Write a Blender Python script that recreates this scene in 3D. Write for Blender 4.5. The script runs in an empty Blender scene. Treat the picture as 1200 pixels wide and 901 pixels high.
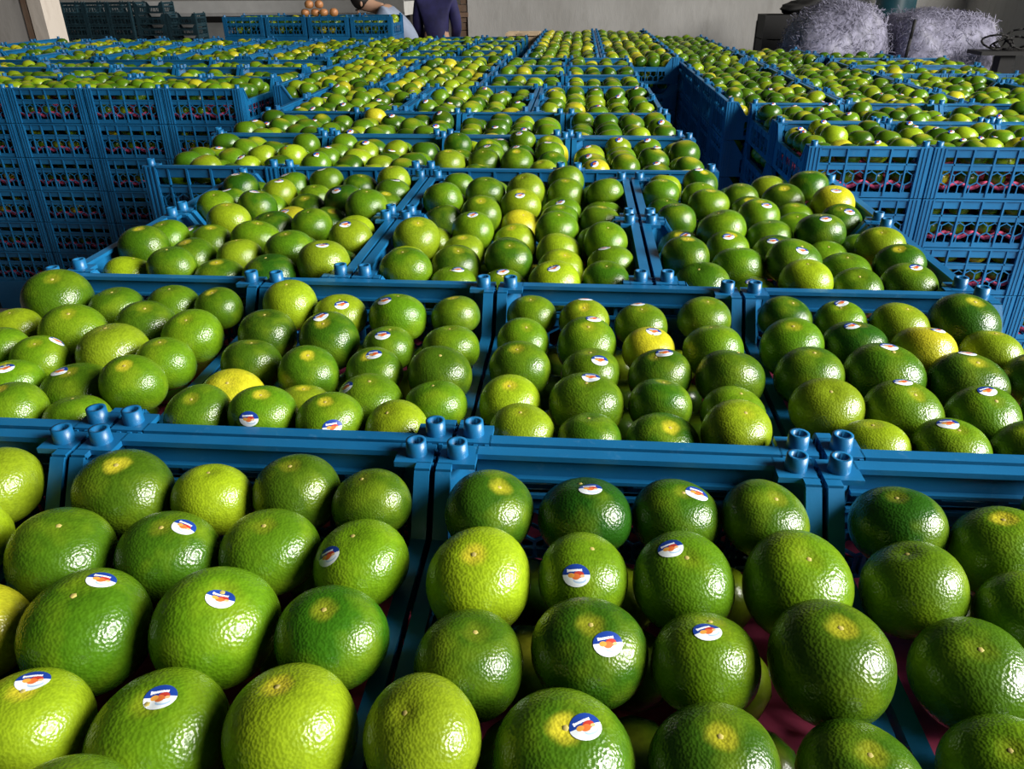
import bpy, math, random
import numpy as np
from mathutils import Vector, Matrix

random.seed(7)
RNG = np.random.default_rng(11)
scene = bpy.context.scene
COL = scene.collection

# ------------------------------------------------------------------ camera
ZT = 1.135                      # height of the crate pegs of the topmost layer above the floor
FPX, PITCH, YAW, ROLL = 906.3, .4807, .0844, -.0073
CAM = np.array([.0007, -.6836, .4144 + ZT])
FW = np.array([-math.sin(YAW) * math.cos(PITCH), math.cos(YAW) * math.cos(PITCH), -math.sin(PITCH)])
_rt = np.array([math.cos(YAW), math.sin(YAW), 0.])
_up = np.cross(_rt, FW)
RT = _rt * math.cos(ROLL) + _up * math.sin(ROLL)
UP = -_rt * math.sin(ROLL) + _up * math.cos(ROLL)
cam_data = bpy.data.cameras.new('camera')
cam_data.sensor_width = 36.0
cam_data.lens = FPX / 1200 * 36.0
cam_data.clip_end = 100
cam = bpy.data.objects.new('camera', cam_data)
COL.objects.link(cam)
cam.matrix_world = Matrix(((RT[0], UP[0], -FW[0], CAM[0]), (RT[1], UP[1], -FW[1], CAM[1]),
                           (RT[2], UP[2], -FW[2], CAM[2]), (0, 0, 0, 1)))
scene.camera = cam

# ------------------------------------------------------------------ world, daylight, exposure
world = bpy.data.worlds.new('world')
scene.world = world
world.use_nodes = True
bg = world.node_tree.nodes['Background']
bg.inputs[0].default_value = (.80, .88, 1.0, 1)
bg.inputs[1].default_value = .018
sun_data = bpy.data.lights.new('daylight_right_offscreen', 'SUN')
sun_data.energy = 2.4
sun_data.angle = math.radians(26)
sun_data.color = (1.0, .97, .90)
sun = bpy.data.objects.new('daylight_right_offscreen', sun_data)
COL.objects.link(sun)
sun.location = (4, -1, 4)
sun.rotation_euler = Vector((.85, -.07, .52)).to_track_quat('Z', 'Y').to_euler()


def area_light(name, loc, target, size, power, color):
    d = bpy.data.lights.new(name, 'AREA')
    d.shape = 'RECTANGLE'
    d.size, d.size_y = size
    d.energy = power
    d.color = color
    o = bpy.data.objects.new(name, d)
    COL.objects.link(o)
    o.location = loc
    o.rotation_euler = (Vector(loc) - Vector(target)).to_track_quat('Z', 'Y').to_euler()
    return o


# open loading door to the right of the stacks: every fruit carries its highlight on that side
area_light('loading_door_right_offscreen', (5.2, -.8, ZT + 2.3), (.2, 1.2, ZT), (3.2, 2.4), 700, (1.0, .98, .94))
scene.view_settings.view_transform = 'Standard'
scene.view_settings.look = 'None'
scene.view_settings.gamma = 1.0
scene.view_settings.use_curve_mapping = False
scene.view_settings.exposure = 0.2


# ------------------------------------------------------------------ photograph geometry helpers
def ray(u, v):
    d = FW * FPX + RT * (u - 600) - UP * (v - 450.5)
    return d / np.linalg.norm(d)


def unproject(u, v, z):
    d = ray(u, v)
    return CAM + d * (z - CAM[2]) / d[2]


def project(p):
    d = np.asarray(p, float) - CAM
    z = d @ FW
    return 600 + FPX * (d @ RT) / z, 450.5 - FPX * (d @ UP) / z, z


def in_view(x, y, z, margin=140):
    u, v, d = project((x, y, z))
    return d > .1 and -margin < u < 1200 + margin and -120 < v < 901 + margin


# ------------------------------------------------------------------ materials
def new_mat(name):
    m = bpy.data.materials.new(name)
    m.use_nodes = True
    return m, m.node_tree, m.node_tree.nodes['Principled BSDF']


def N(nt, kind, **kw):
    n = nt.nodes.new(kind)
    for k, v in kw.items():
        setattr(n, k, v)
    return n


def link(nt, a, b):
    nt.links.new(a, b)


def mixrgb(nt, fac, a, b, blend='MIX'):
    n = N(nt, 'ShaderNodeMix', data_type='RGBA', blend_type=blend)
    for s, v in ((0, fac), (6, a), (7, b)):
        if hasattr(v, 'links'):
            link(nt, v, n.inputs[s])
        else:
            n.inputs[s].default_value = v
    return n.outputs[2]


def math_node(nt, op, a, b=0.0, c=None, clamp=False):
    n = N(nt, 'ShaderNodeMath', operation=op, use_clamp=clamp)
    for i, v in enumerate((a, b) if c is None else (a, b, c)):
        if hasattr(v, 'links'):
            link(nt, v, n.inputs[i])
        else:
            n.inputs[i].default_value = v
    return n.outputs[0]


def noise(nt, vec, scale, detail=3.0, rough=.5):
    n = N(nt, 'ShaderNodeTexNoise')
    n.inputs['Scale'].default_value = scale
    n.inputs['Detail'].default_value = detail
    n.inputs['Roughness'].default_value = rough
    if vec is not None:
        link(nt, vec, n.inputs['Vector'])
    return n


def ramp(nt, fac, stops):
    n = N(nt, 'ShaderNodeValToRGB')
    el = n.color_ramp.elements
    while len(el) < len(stops):
        el.new(.5)
    for e, (p, c) in zip(el, stops):
        e.position = p
        e.color = c if len(c) == 4 else (*c, 1)
    link(nt, fac, n.inputs[0])
    return n.outputs[0]


def simple_mat(name, col, rough=.5, var=.25, scale=8.0, metallic=0.0, bump=0.0, spec=.5):
    m, nt, b = new_mat(name)
    tc = N(nt, 'ShaderNodeTexCoord')
    nz = noise(nt, tc.outputs['Object'], scale, 5)
    c2 = tuple(max(0, c * (1 - var)) for c in col)
    c3 = tuple(min(1, c * (1 + var)) for c in col)
    link(nt, ramp(nt, nz.outputs[0], [(.3, c2), (.7, c3)]), b.inputs['Base Color'])
    b.inputs['Roughness'].default_value = rough
    b.inputs['Metallic'].default_value = metallic
    b.inputs['Specular IOR Level'].default_value = spec
    if bump:
        bp = N(nt, 'ShaderNodeBump')
        bp.inputs['Strength'].default_value = bump
        bp.inputs['Distance'].default_value = .02
        link(nt, nz.outputs[0], bp.inputs['Height'])
        link(nt, bp.outputs[0], b.inputs['Normal'])
    return m


def peel_mat(name, stuff):
    m, nt, b = new_mat(name)
    tc = N(nt, 'ShaderNodeTexCoord')
    if stuff:
        at = N(nt, 'ShaderNodeAttribute', attribute_name='tint')
        base = at.outputs['Color']
        vec = tc.outputs['Object']
        k = 20.0
    else:
        oi = N(nt, 'ShaderNodeObjectInfo')
        off = N(nt, 'ShaderNodeVectorMath', operation='ADD')
        sc = N(nt, 'ShaderNodeVectorMath', operation='SCALE')
        link(nt, tc.outputs['Object'], off.inputs[0])
        sc.inputs[0].default_value = (37., 71., 53.)
        link(nt, oi.outputs['Random'], sc.inputs['Scale'])
        link(nt, sc.outputs[0], off.inputs[1])
        vec = off.outputs[0]
        k = 1.0
        # ripening yellow around the stem end, amount from the object's alpha
        sep = N(nt, 'ShaderNodeSeparateXYZ')
        link(nt, tc.outputs['Object'], sep.inputs[0])
        r2 = math_node(nt, 'ADD', math_node(nt, 'MULTIPLY', sep.outputs[0], sep.outputs[0]),
                       math_node(nt, 'MULTIPLY', sep.outputs[1], sep.outputs[1]))
        wob = noise(nt, vec, 3.0, 3)
        r2w = math_node(nt, 'ADD', r2, math_node(nt, 'MULTIPLY', math_node(nt, 'SUBTRACT', wob.outputs[0], .5), .10))
        spot = N(nt, 'ShaderNodeMapRange', interpolation_type='SMOOTHERSTEP')
        link(nt, r2w, spot.inputs[0])
        spot.inputs[1].default_value = .10
        spot.inputs[2].default_value = -.02
        top = math_node(nt, 'GREATER_THAN', sep.outputs[2], 0.0)
        amt = math_node(nt, 'MULTIPLY', math_node(nt, 'MULTIPLY', spot.outputs[0], top), oi.outputs['Alpha'])
        # soft patches of lighter skin
        pt = noise(nt, vec, 1.1, 2)
        pf = N(nt, 'ShaderNodeMapRange')
        link(nt, pt.outputs[0], pf.inputs[0])
        pf.inputs[1].default_value = .46
        pf.inputs[2].default_value = .72
        base = mixrgb(nt, math_node(nt, 'MULTIPLY', pf.outputs[0], .42), oi.outputs['Color'], (.24, .34, .012, 1))
        base = mixrgb(nt, amt, base, (.55, .50, .03, 1))
    fine = noise(nt, vec, 9.0 * k, 4, .6)
    base = mixrgb(nt, .55, base, ramp(nt, fine.outputs[0], [(.30, (.62, .62, .62)), (.70, (1.25, 1.2, 1.1))]), 'MULTIPLY')
    link(nt, base, b.inputs['Base Color'])
    vo = N(nt, 'ShaderNodeTexVoronoi', feature='SMOOTH_F1')
    vo.inputs['Scale'].default_value = 21.0 * k
    vo.inputs['Smoothness'].default_value = .6
    link(nt, vec, vo.inputs['Vector'])
    bp = N(nt, 'ShaderNodeBump')
    bp.inputs['Strength'].default_value = .12 if not stuff else .12
    bp.inputs['Distance'].default_value = .02 if not stuff else .001
    link(nt, vo.outputs['Distance'], bp.inputs['Height'])
    link(nt, bp.outputs[0], b.inputs['Normal'])
    b.inputs['Roughness'].default_value = .27
    b.inputs['Specular IOR Level'].default_value = .5
    b.inputs['Subsurface Weight'].default_value = 0.0
    return m


def sticker_mat():
    m, nt, b = new_mat('fruit_sticker')
    uv = N(nt, 'ShaderNodeUVMap')
    sep = N(nt, 'ShaderNodeSeparateXYZ')
    link(nt, uv.outputs[0], sep.inputs[0])
    u = math_node(nt, 'MULTIPLY_ADD', sep.outputs[0], 2.0, -1.0)
    v = math_node(nt, 'MULTIPLY_ADD', sep.outputs[1], 2.0, -1.0)

    def ell(cx, cy, rx, ry):
        a = math_node(nt, 'DIVIDE', math_node(nt, 'SUBTRACT', u, cx), rx)
        c = math_node(nt, 'DIVIDE', math_node(nt, 'SUBTRACT', v, cy), ry)
        d = math_node(nt, 'ADD', math_node(nt, 'MULTIPLY', a, a), math_node(nt, 'MULTIPLY', c, c))
        return math_node(nt, 'LESS_THAN', d, 1.0)

    def box(x0, x1, y0, y1):
        a = math_node(nt, 'COMPARE', u, (x0 + x1) / 2, (x1 - x0) / 2)
        c = math_node(nt, 'COMPARE', v, (y0 + y1) / 2, (y1 - y0) / 2)
        return math_node(nt, 'MULTIPLY', a, c)

    white, blue = (.80, .86, .88, 1), (.012, .05, .30, 1)
    c = mixrgb(nt, math_node(nt, 'GREATER_THAN', v, math_node(nt, 'MULTIPLY_ADD', u, -.06, .05)), white, blue)
    c = mixrgb(nt, ell(.22, -.42, .46, .26), c, (.42, .58, .78, 1))
    c = mixrgb(nt, ell(.22, -.30, .40, .24), c, white)
    # line of white lettering, far too small to read
    nz = noise(nt, uv.outputs[0], 26.0, 1)
    rag = math_node(nt, 'MULTIPLY_ADD', nz.outputs[0], .12, .03)
    bar = math_node(nt, 'MULTIPLY', box(-.60, .46, .26, .62), math_node(nt, 'COMPARE', v, .43, rag))
    c = mixrgb(nt, math_node(nt, 'MAXIMUM', bar, box(-.62, -.50, .30, .56)), c, (.85, .88, .95, 1))
    c = mixrgb(nt, ell(.20, .06, .36, .28), c, (.50, .045, .03, 1))
    c = mixrgb(nt, ell(-.02, -.10, .30, .26), c, (.72, .17, .04, 1))
    c = mixrgb(nt, ell(-.34, .02, .24, .20), c, (.78, .36, .06, 1))
    c = mixrgb(nt, ell(.44, -.08, .16, .12), c, (.80, .46, .20, 1))
    link(nt, c, b.inputs['Base Color'])
    b.inputs['Roughness'].default_value = .35
    return m


def crate_mat():
    m, nt, b = new_mat('blue_crate_plastic')
    tc = N(nt, 'ShaderNodeTexCoord')
    oi = N(nt, 'ShaderNodeObjectInfo')
    off = N(nt, 'ShaderNodeVectorMath', operation='ADD')
    link(nt, tc.outputs['Object'], off.inputs[0])
    link(nt, oi.outputs['Location'], off.inputs[1])
    a = noise(nt, off.outputs[0], 5.0, 4)
    c = ramp(nt, a.outputs[0], [(.3, (.004, .094, .235)), (.7, (.010, .148, .335))])
    d = noise(nt, off.outputs[0], 55.0, 5, .7)
    c = mixrgb(nt, ramp(nt, d.outputs[0], [(.60, (0, 0, 0)), (.80, (.35, .35, .35))]), c, (.10, .26, .45, 1))
    link(nt, c, b.inputs['Base Color'])
    b.inputs['Roughness'].default_value = .36
    b.inputs['Specular IOR Level'].default_value = .5
    bp = N(nt, 'ShaderNodeBump')
    bp.inputs['Strength'].default_value = .08
    bp.inputs['Distance'].default_value = .004
    link(nt, d.outputs[0], bp.inputs['Height'])
    link(nt, bp.outputs[0], b.inputs['Normal'])
    return m


def wall_mat(name, c1, c2, stain):
    m, nt, b = new_mat(name)
    tc = N(nt, 'ShaderNodeTexCoord')
    mp = N(nt, 'ShaderNodeMapping')
    mp.inputs['Scale'].default_value = (1.0, 1.0, .35)
    link(nt, tc.outputs['Object'], mp.inputs[0])
    n1 = noise(nt, mp.outputs[0], 1.6, 6, .6)
    n2 = noise(nt, mp.outputs[0], 9.0, 5, .65)
    c = ramp(nt, n1.outputs[0], [(.35, c1), (.62, c2)])
    c = mixrgb(nt, ramp(nt, n2.outputs[0], [(.52, (0, 0, 0)), (.72, (.5, .5, .5))]), c, (*stain, 1))
    link(nt, c, b.inputs['Base Color'])
    b.inputs['Roughness'].default_value = .9
    bp = N(nt, 'ShaderNodeBump')
    bp.inputs['Strength'].default_value = .25
    bp.inputs['Distance'].default_value = .02
    link(nt, n2.outputs[0], bp.inputs['Height'])
    link(nt, bp.outputs[0], b.inputs['Normal'])
    return m


M = {
    'crate': crate_mat(),
    'peel': peel_mat('mandarin_peel', False),
    'peel_stuff': peel_mat('mandarin_peel_mass', True),
    'sticker': sticker_mat(),
    'st_blue': simple_mat('sticker_blue', (.015, .06, .32), .4, .1),
    'st_white': simple_mat('sticker_white', (.78, .82, .84), .4, .05),
    'st_orange': simple_mat('sticker_orange', (.62, .12, .03), .4, .1),
    'stem': simple_mat('stem_button', (.46, .38, .10), .7, .35, 3.0),
    'tray': simple_mat('pink_tray_pulp', (.62, .070, .165), .8, .35, 20.0),
    'floor': simple_mat('concrete_floor', (.17, .16, .15), .85, .3, 2.0, bump=.2),
    'wall': wall_mat('plaster_wall', (.47, .45, .42), (.60, .58, .55), (.40, .38, .35)),
    'wall_far': wall_mat('far_wall', (.40, .37, .34), (.50, .47, .44), (.32, .29, .26)),
    'cream': wall_mat('cream_plaster', (.62, .54, .46), (.72, .64, .56), (.5, .42, .35)),
    'brick': wall_mat('broken_wall_edge', (.13, .08, .05), (.24, .15, .10), (.30, .24, .18)),
    'paper': simple_mat('shredded_paper', (.27, .26, .355), .8, .22, 30.0),
    'paper_core': simple_mat('paper_core', (.27, .26, .355), .9, .4, 25.0, bump=.6),
    'black': simple_mat('black_plastic', (.008, .007, .0065), .7, .3),
    'dark_crate': simple_mat('dark_teal_crate', (.016, .050, .068), .5, .3),
    'white': simple_mat('white_paint', (.80, .79, .77), .55, .06),
    'grey': simple_mat('grey_panel', (.36, .36, .35), .7, .1),
    'teal': simple_mat('teal_drum', (.012, .07, .095), .45, .2),
    'wood': simple_mat('pale_wood', (.62, .46, .29), .75, .35, 12.0),
    'skin': simple_mat('skin', (.45, .26, .17), .55, .08),
    'hair': simple_mat('dark_hair', (.015, .011, .009), .6, .2),
    'navy': simple_mat('navy_cloth', (.018, .016, .085), .75, .3, 14.0),
    'pale_blue': simple_mat('pale_blue_cloth', (.26, .31, .42), .8, .1, 14.0),
    'trouser': simple_mat('dark_trouser', (.03, .032, .045), .85, .3),
    'orange': simple_mat('ripe_orange_peel', (.46, .20, .08), .4, .2, 6.0),
}


def film_mat():
    m, nt, b = new_mat('clear_film')
    out = nt.nodes['Material Output']
    tr = N(nt, 'ShaderNodeBsdfTransparent')
    gl = N(nt, 'ShaderNodeBsdfGlossy')
    gl.inputs['Roughness'].default_value = .4
    gl.inputs['Color'].default_value = (.85, .85, .9, 1)
    mx = N(nt, 'ShaderNodeMixShader')
    mx.inputs[0].default_value = .025
    link(nt, tr.outputs[0], mx.inputs[1])
    link(nt, gl.outputs[0], mx.inputs[2])
    link(nt, mx.outputs[0], out.inputs['Surface'])
    return m


M['film'] = film_mat()


# ------------------------------------------------------------------ mesh helpers
class MB:
    def __init__(self):
        self.v, self.f, self.m = [], [], []

    def add(self, vs, fs, mi=0):
        o = len(self.v)
        self.v.extend([tuple(p) for p in vs])
        self.f.extend([tuple(i + o for i in q) for q in fs])
        self.m.extend([mi] * len(fs))
        return self

    def box(self, x0, x1, y0, y1, z0, z1, mi=0):
        vs = [(x0, y0, z0), (x1, y0, z0), (x1, y1, z0), (x0, y1, z0), (x0, y0, z1), (x1, y0, z1), (x1, y1, z1), (x0, y1, z1)]
        return self.add(vs, [(0, 3, 2, 1), (4, 5, 6, 7), (0, 1, 5, 4), (1, 2, 6, 5), (2, 3, 7, 6), (3, 0, 4, 7)], mi)

    def prism(self, poly, d, mi=0):
        """poly: list of 3d points (one flat face), d: extrusion vector"""
        n = len(poly)
        a = [Vector(p) for p in poly]
        b = [p + Vector(d) for p in a]
        fs = [tuple(range(n - 1, -1, -1)), tuple(range(n, 2 * n))]
        fs += [(i, (i + 1) % n, n + (i + 1) % n, n + i) for i in range(n)]
        return self.add(a + b, fs, mi)

    def bar(self, p, q, w, t, nrm, mi=0):
        """bar from p to q, width w in the plane, thickness t along nrm"""
        p, q, nrm = Vector(p), Vector(q), Vector(nrm)
        d = (q - p).normalized()
        s = d.cross(nrm).normalized() * (w / 2)
        h = nrm * (t / 2)
        vs = [p - s - h, p + s - h, p + s + h, p - s + h, q - s - h, q + s - h, q + s + h, q - s + h]
        return self.add(vs, [(0, 1, 5, 4), (1, 2, 6, 5), (2, 3, 7, 6), (3, 0, 4, 7)], mi)

    def tube(self, cx, cy, z0, z1, ro, ri, n, mi=0):
        vs = []
        for r, z in ((ro * 1.06, z0), (ro, z1), (ri, z1), (ri, z0 + .003)):
            vs += [(cx + r * math.cos(2 * math.pi * i / n), cy + r * math.sin(2 * math.pi * i / n), z) for i in range(n)]
        fs = []
        for k in range(3):
            fs += [(k * n + i, k * n + (i + 1) % n, (k + 1) * n + (i + 1) % n, (k + 1) * n + i) for i in range(n)]
        fs.append(tuple(3 * n + i for i in range(n)))
        return self.add(vs, fs, mi)

    def cyl(self, a, b, ra, rb, n=12, mi=0):
        a, b = Vector(a), Vector(b)
        d = (b - a).normalized()
        x = d.orthogonal().normalized()
        y = d.cross(x)
        vs = [a + (x * math.cos(2 * math.pi * i / n) + y * math.sin(2 * math.pi * i / n)) * ra for i in range(n)]
        vs += [b + (x * math.cos(2 * math.pi * i / n) + y * math.sin(2 * math.pi * i / n)) * rb for i in range(n)]
        fs = [(i, (i + 1) % n, n + (i + 1) % n, n + i) for i in range(n)] + [tuple(range(n - 1, -1, -1)), tuple(range(n, 2 * n))]
        return self.add(vs, fs, mi)

    def ext(self, o):
        return self.add(o.v, o.f)

    def mesh(self, name, mats, smooth=False):
        me = bpy.data.meshes.new(name)
        me.from_pydata(self.v, [], self.f)
        for m in (mats if isinstance(mats, (list, tuple)) else [mats]):
            me.materials.append(m)
        if any(self.m):
            me.polygons.foreach_set('material_index', self.m)
        if smooth:
            me.polygons.foreach_set('use_smooth', [True] * len(me.polygons))
        me.update()
        return me


def put(name, me, parent=None, loc=None, rotz=0.0):
    o = bpy.data.objects.new(name, me)
    COL.objects.link(o)
    if parent is not None:
        o.parent = parent
    if loc is not None:
        o.location = loc
    if rotz:
        o.rotation_euler = (0, 0, rotz)
    return o


def tag(o, label, cat, group=None):
    o['label'] = label
    o['category'] = cat
    if group:
        o['group'] = group
    return o


def structure(name, me, label=None):
    o = put(name, me)
    o['kind'] = 'structure'
    if label:
        o['label'] = label
    return o


def struct_box(name, x0, x1, y0, y1, z0, z1, mat, label=None):
    return structure(name, MB().box(x0, x1, y0, y1, z0, z1).mesh(name, mat), label)


# ------------------------------------------------------------------ the setting
struct_box('floor', -14, 9, -4, 17, -.1, 0, M['floor'])
struct_box('wall_back', -1.28, 4.35, 8.9, 9.15, 0, 3.6, M['wall'])
struct_box('wall_right', 4.10, 4.35, 6.6, 8.9, 0, 1.75, M['wall'])  # unseen height kept low so daylight passes over it to the back wall
struct_box('wall_far', -14, -1.28, 15.6, 15.85, 0, 3.6, M['wall_far'])
struct_box('wall_left', -9.6, -6.22, 8.45, 8.7, 0, 3.6, M['wall_far'])
# cream pillar closing the left wall, with a brown strip beside it
struct_box('trim_1', -6.13, -5.97, 8.40, 8.75, 0, 3.6, M['cream'])
struct_box('trim_2', -6.22, -6.13, 8.42, 8.46, 0, 3.6, M['brick'])


def broken_edge():
    """rough end of the back wall where the plaster has come off"""
    mb = MB()
    z = 0.0
    while z < 3.6:
        h = random.uniform(.05, .09)
        w = random.uniform(.06, .13)
        mb.box(-1.28 - w, -1.275, 8.93 + random.uniform(-.04, .02), 9.12, z, min(3.6, z + h - .008))
        z += h
    return structure('trim_3', mb.mesh('trim_3', M['brick']))


broken_edge()

# ------------------------------------------------------------------ crates
CW, CL, CH = .374, .490, .157          # real outer size; laid out at the pitches below
PW, PL, PH = .380, .4965, .160
HX, HY = CW / 2, CL / 2


def hexmesh(width, z0, z1, axis, pos, cell=.036):
    """honeycomb lattice in the plane axis=pos"""
    mb = MB()
    t = .0034
    s = cell / math.sqrt(3)
    segs = set()
    rows = int((z1 - z0) / (1.5 * s)) + 2
    cols = int(width / cell) + 2

    def key(a, b):
        ka = (round(a[0], 4), round(a[1], 4))
        kb = (round(b[0], 4), round(b[1], 4))
        return (ka, kb) if ka < kb else (kb, ka)
    for r in range(-1, rows):
        for c in range(-cols // 2 - 1, cols // 2 + 2):
            cx = (c + .5 * (r % 2)) * cell
            cz = z0 + .012 + r * 1.5 * s
            pts = [(cx + s * math.sin(math.radians(60 * k)), cz + s * math.cos(math.radians(60 * k))) for k in range(6)]
            for k in range(6):
                segs.add(key(pts[k], pts[(k + 1) % 6]))
    for a, b in segs:
        # clip to the panel rectangle
        def clip(p, q):
            p, q = list(p), list(q)
            for i, lo, hi in ((0, -width / 2, width / 2), (1, z0, z1)):
                for (u, w) in ((p, q), (q, p)):
                    for lim, sg in ((lo, 1), (hi, -1)):
                        if (u[i] - lim) * sg < 0:
                            if (w[i] - lim) * sg <= 0:
                                return None
                            k = (lim - u[i]) / (w[i] - u[i])
                            u[1 - i] += (w[1 - i] - u[1 - i]) * k
                            u[i] = lim
            return p, q
        c = clip(a, b)
        if c is None or math.dist(c[0], c[1]) < .002:
            continue
        if axis == 'y':
            mb.bar((c[0][0], pos, c[0][1]), (c[1][0], pos, c[1][1]), t, .003, (0, 1, 0))
        else:
            mb.bar((pos, c[0][0], c[0][1]), (pos, c[1][0], c[1][1]), t, .003, (1, 0, 0))
    return mb


def end_panel():
    """high-railed end, built for the +y end"""
    mb = MB()
    y = HY
    xi = HX - .036
    mb.box(-xi, xi, y - .016, y, CH - .006, CH)                     # lip
    mb.box(-xi, xi, y - .009, y - .004, CH - .030, CH - .006)       # rail face
    mb.box(-xi, xi, y - .016, y - .009, CH - .032, CH - .028)       # inner lower lip
    mb.box(-xi, xi, y - .008, y - .003, .086, .107)                 # middle rail
    mb.box(-xi, xi, y - .013, y - .001, .102, .107)
    mb.box(-xi, xi, y - .008, y - .003, 0, .017)                    # bottom rail
    for x in (-.066, 0, .066):
        mb.box(x - .0028, x + .0028, y - .0085, y, .006, CH - .006)
    for x in (-.118, .118):
        mb.box(x - .0022, x + .0022, y - .008, y - .001, .017, CH - .006)
    return mb


def side_panel():
    """dipped long side, built for the +x side"""
    mb = MB()
    x = HX
    yi = HY - .034
    zl = .100
    w = .050                                                        # wing length
    mb.box(x - .015, x, -yi + w, yi - w, zl - .006, zl)             # low lip
    mb.box(x - .008, x - .003, -yi + w, yi - w, zl - .026, zl - .006)
    mb.box(x - .008, x - .003, -yi, yi, 0, .017)
    for s in (-1, 1):
        a, b, c = s * yi, s * (yi - .012), s * (yi - w)
        # wing web and its sloping lip
        poly = [(x - .008, a, 0.017), (x - .008, a, CH - .006), (x - .008, b, CH - .006), (x - .008, c, zl - .003), (x - .008, c, .017)]
        if s < 0:
            poly = poly[::-1]
        mb.prism(poly, (.005, 0, 0))
        mb.box(x - .015, x, min(a, b), max(a, b), CH - .006, CH)
        p1, p2 = Vector((x - .0075, b, CH - .003)), Vector((x - .0075, c, zl - .003))
        mb.bar(p1, p2, .006, .015, (1, 0, 0))
    for y in (-.12, -.04, .04, .12):
        mb.box(x - .0085, x, y - .0028, y + .0028, .006, zl - .004)
    return mb


def corner_post(n=12):
    """built for the (+x,+y) corner"""
    mb = MB()
    a, b = .038, .036
    x, y = HX, HY
    mb.box(x - .0045, x, y - b, y, 0, CH - .006)
    mb.box(x - a, x - .0045, y - .0045, y, 0, CH - .006)
    mb.box(x - a, x, y - b, y, CH - .006, CH)                       # cap plate
    mb.prism([(x - a, y - .005, .060), (x - .005, y - b, .060), (x - .005, y - b, CH - .006), (x - a, y - .005, CH - .006)],
             (.0022, .0022, 0))                                     # diagonal inner plate
    for k in (.010, .022, .034):
        mb.box(x, x + .0022, y - k - .0022, y - k + .0022, 0, CH - .002)
        mb.box(x - k - .0022, x - k + .0022, y, y + .0022, 0, CH - .002)
    return mb


PEG = (HX - .018, HY - .018)


def peg(n=14):
    return MB().tube(PEG[0], PEG[1], CH, CH + .0155, .0105, .0066, n)


def base():
    mb = MB()
    mb.box(-HX + .040, HX - .040, -HY + .009, -HY + .018, .003, .010)
    mb.box(-HX + .040, HX - .040, HY - .018, HY - .009, .003, .010)
    for i in range(12):
        x = -HX + .018 + i * (CW - .036) / 11
        e = .040 if i in (0, 11) else .018
        mb.box(x - .007, x + .007, -HY + e, HY - e, .003, .008)
    for y in (-.12, 0, .12):
        mb.box(-HX + .009, HX - .009, y - .006, y + .006, .0005, .0029)
    return mb


def mirrored(mb, sx, sy):
    o = MB()
    vs = [(p[0] * sx, p[1] * sy, p[2]) for p in mb.v]
    fs = [tuple(reversed(q)) if sx * sy < 0 else q for q in mb.f]
    return o.add(vs, fs)


CM = M['crate']
ME = {'base': base().mesh('crate_base', CM)}
hexe = hexmesh(CW - .074, .018, .086, 'y', HY - .0055)
hexs = hexmesh(CL - .070, .018, .076, 'x', HX - .0055)
for s in (-1, 1):
    ME['end', s] = mirrored(end_panel(), 1, s).mesh('crate_end', CM)
    ME['endhex', s] = mirrored(hexe, 1, s).mesh('crate_end_mesh', CM)
    ME['side', s] = mirrored(side_panel(), s, 1).mesh('crate_side', CM)
    ME['sidehex', s] = mirrored(hexs, s, 1).mesh('crate_side_mesh', CM)
    for t in (-1, 1):
        ME['post', s, t] = mirrored(corner_post(), s, t).mesh('crate_post', CM)
        ME['peg', s, t] = mirrored(peg(), s, t).mesh('crate_peg', CM, True)
_far = MB().ext(base())
for s in (-1, 1):
    _far.ext(mirrored(end_panel(), 1, s)).ext(mirrored(side_panel(), s, 1))
    for t in (-1, 1):
        _far.ext(mirrored(corner_post(), s, t)).ext(mirrored(peg(7), s, t))
_far.ext(mirrored(hexe, 1, -1)).ext(mirrored(hexs, -1, 1)).ext(mirrored(hexs, 1, 1))
ME['far'] = _far.mesh('far_crate', CM)
ME['far_dark'] = _far.mesh('far_dark_crate', M['dark_crate'])
# low shell for crates that are buried inside a stack
_shell = MB()
_shell.box(-HX, HX, -HY, HY, 0, .012)
for s in (-1, 1):
    _shell.box(-HX, HX, min(s * HY, s * (HY - .006)), max(s * HY, s * (HY - .006)), .012, CH)
    _shell.box(min(s * HX, s * (HX - .006)), max(s * HX, s * (HX - .006)), -HY + .006, HY - .006, .012, CH)

CRATES = []                            # every crate standing in view
BURIED = MB()


class Crate:
    pass


def crate(x0, y0, rot, ztop, label, group, full=True, jitter=.0006, mesh='far', fruit=True, lean=0.0):
    """x0,y0: near left corner of its pitch cell; ztop: height of the peg tops"""
    c = Crate()
    w, l = (PL, PW) if rot else (PW, PL)
    c.x = x0 + w / 2 + random.uniform(-jitter, jitter)
    c.y = y0 + l / 2 + random.uniform(-jitter, jitter)
    c.z = ztop - .0155 - CH
    c.rot = rot
    c.a = (math.pi / 2 if rot else 0) + lean
    c.ztop = ztop
    c.label = label
    if full:
        r = put('fruit_crate', None, None, (c.x, c.y, c.z), c.a)
        put('base', ME['base'], r)
        for s in (-1, 1):
            e = put('end_panel', ME['end', s], r)
            put('honeycomb', ME['endhex', s], e)
            e = put('side_panel', ME['side', s], r)
            put('honeycomb', ME['sidehex', s], e)
            for t in (-1, 1):
                p = put('corner_post', ME['post', s, t], r)
                put('peg', ME['peg', s, t], p)
    else:
        r = put('fruit_crate', ME[mesh], None, (c.x, c.y, c.z), c.a)
    tag(r, label, 'crate', group)
    c.obj = r
    c.fruit = fruit
    CRATES.append(c)
    return c


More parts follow.
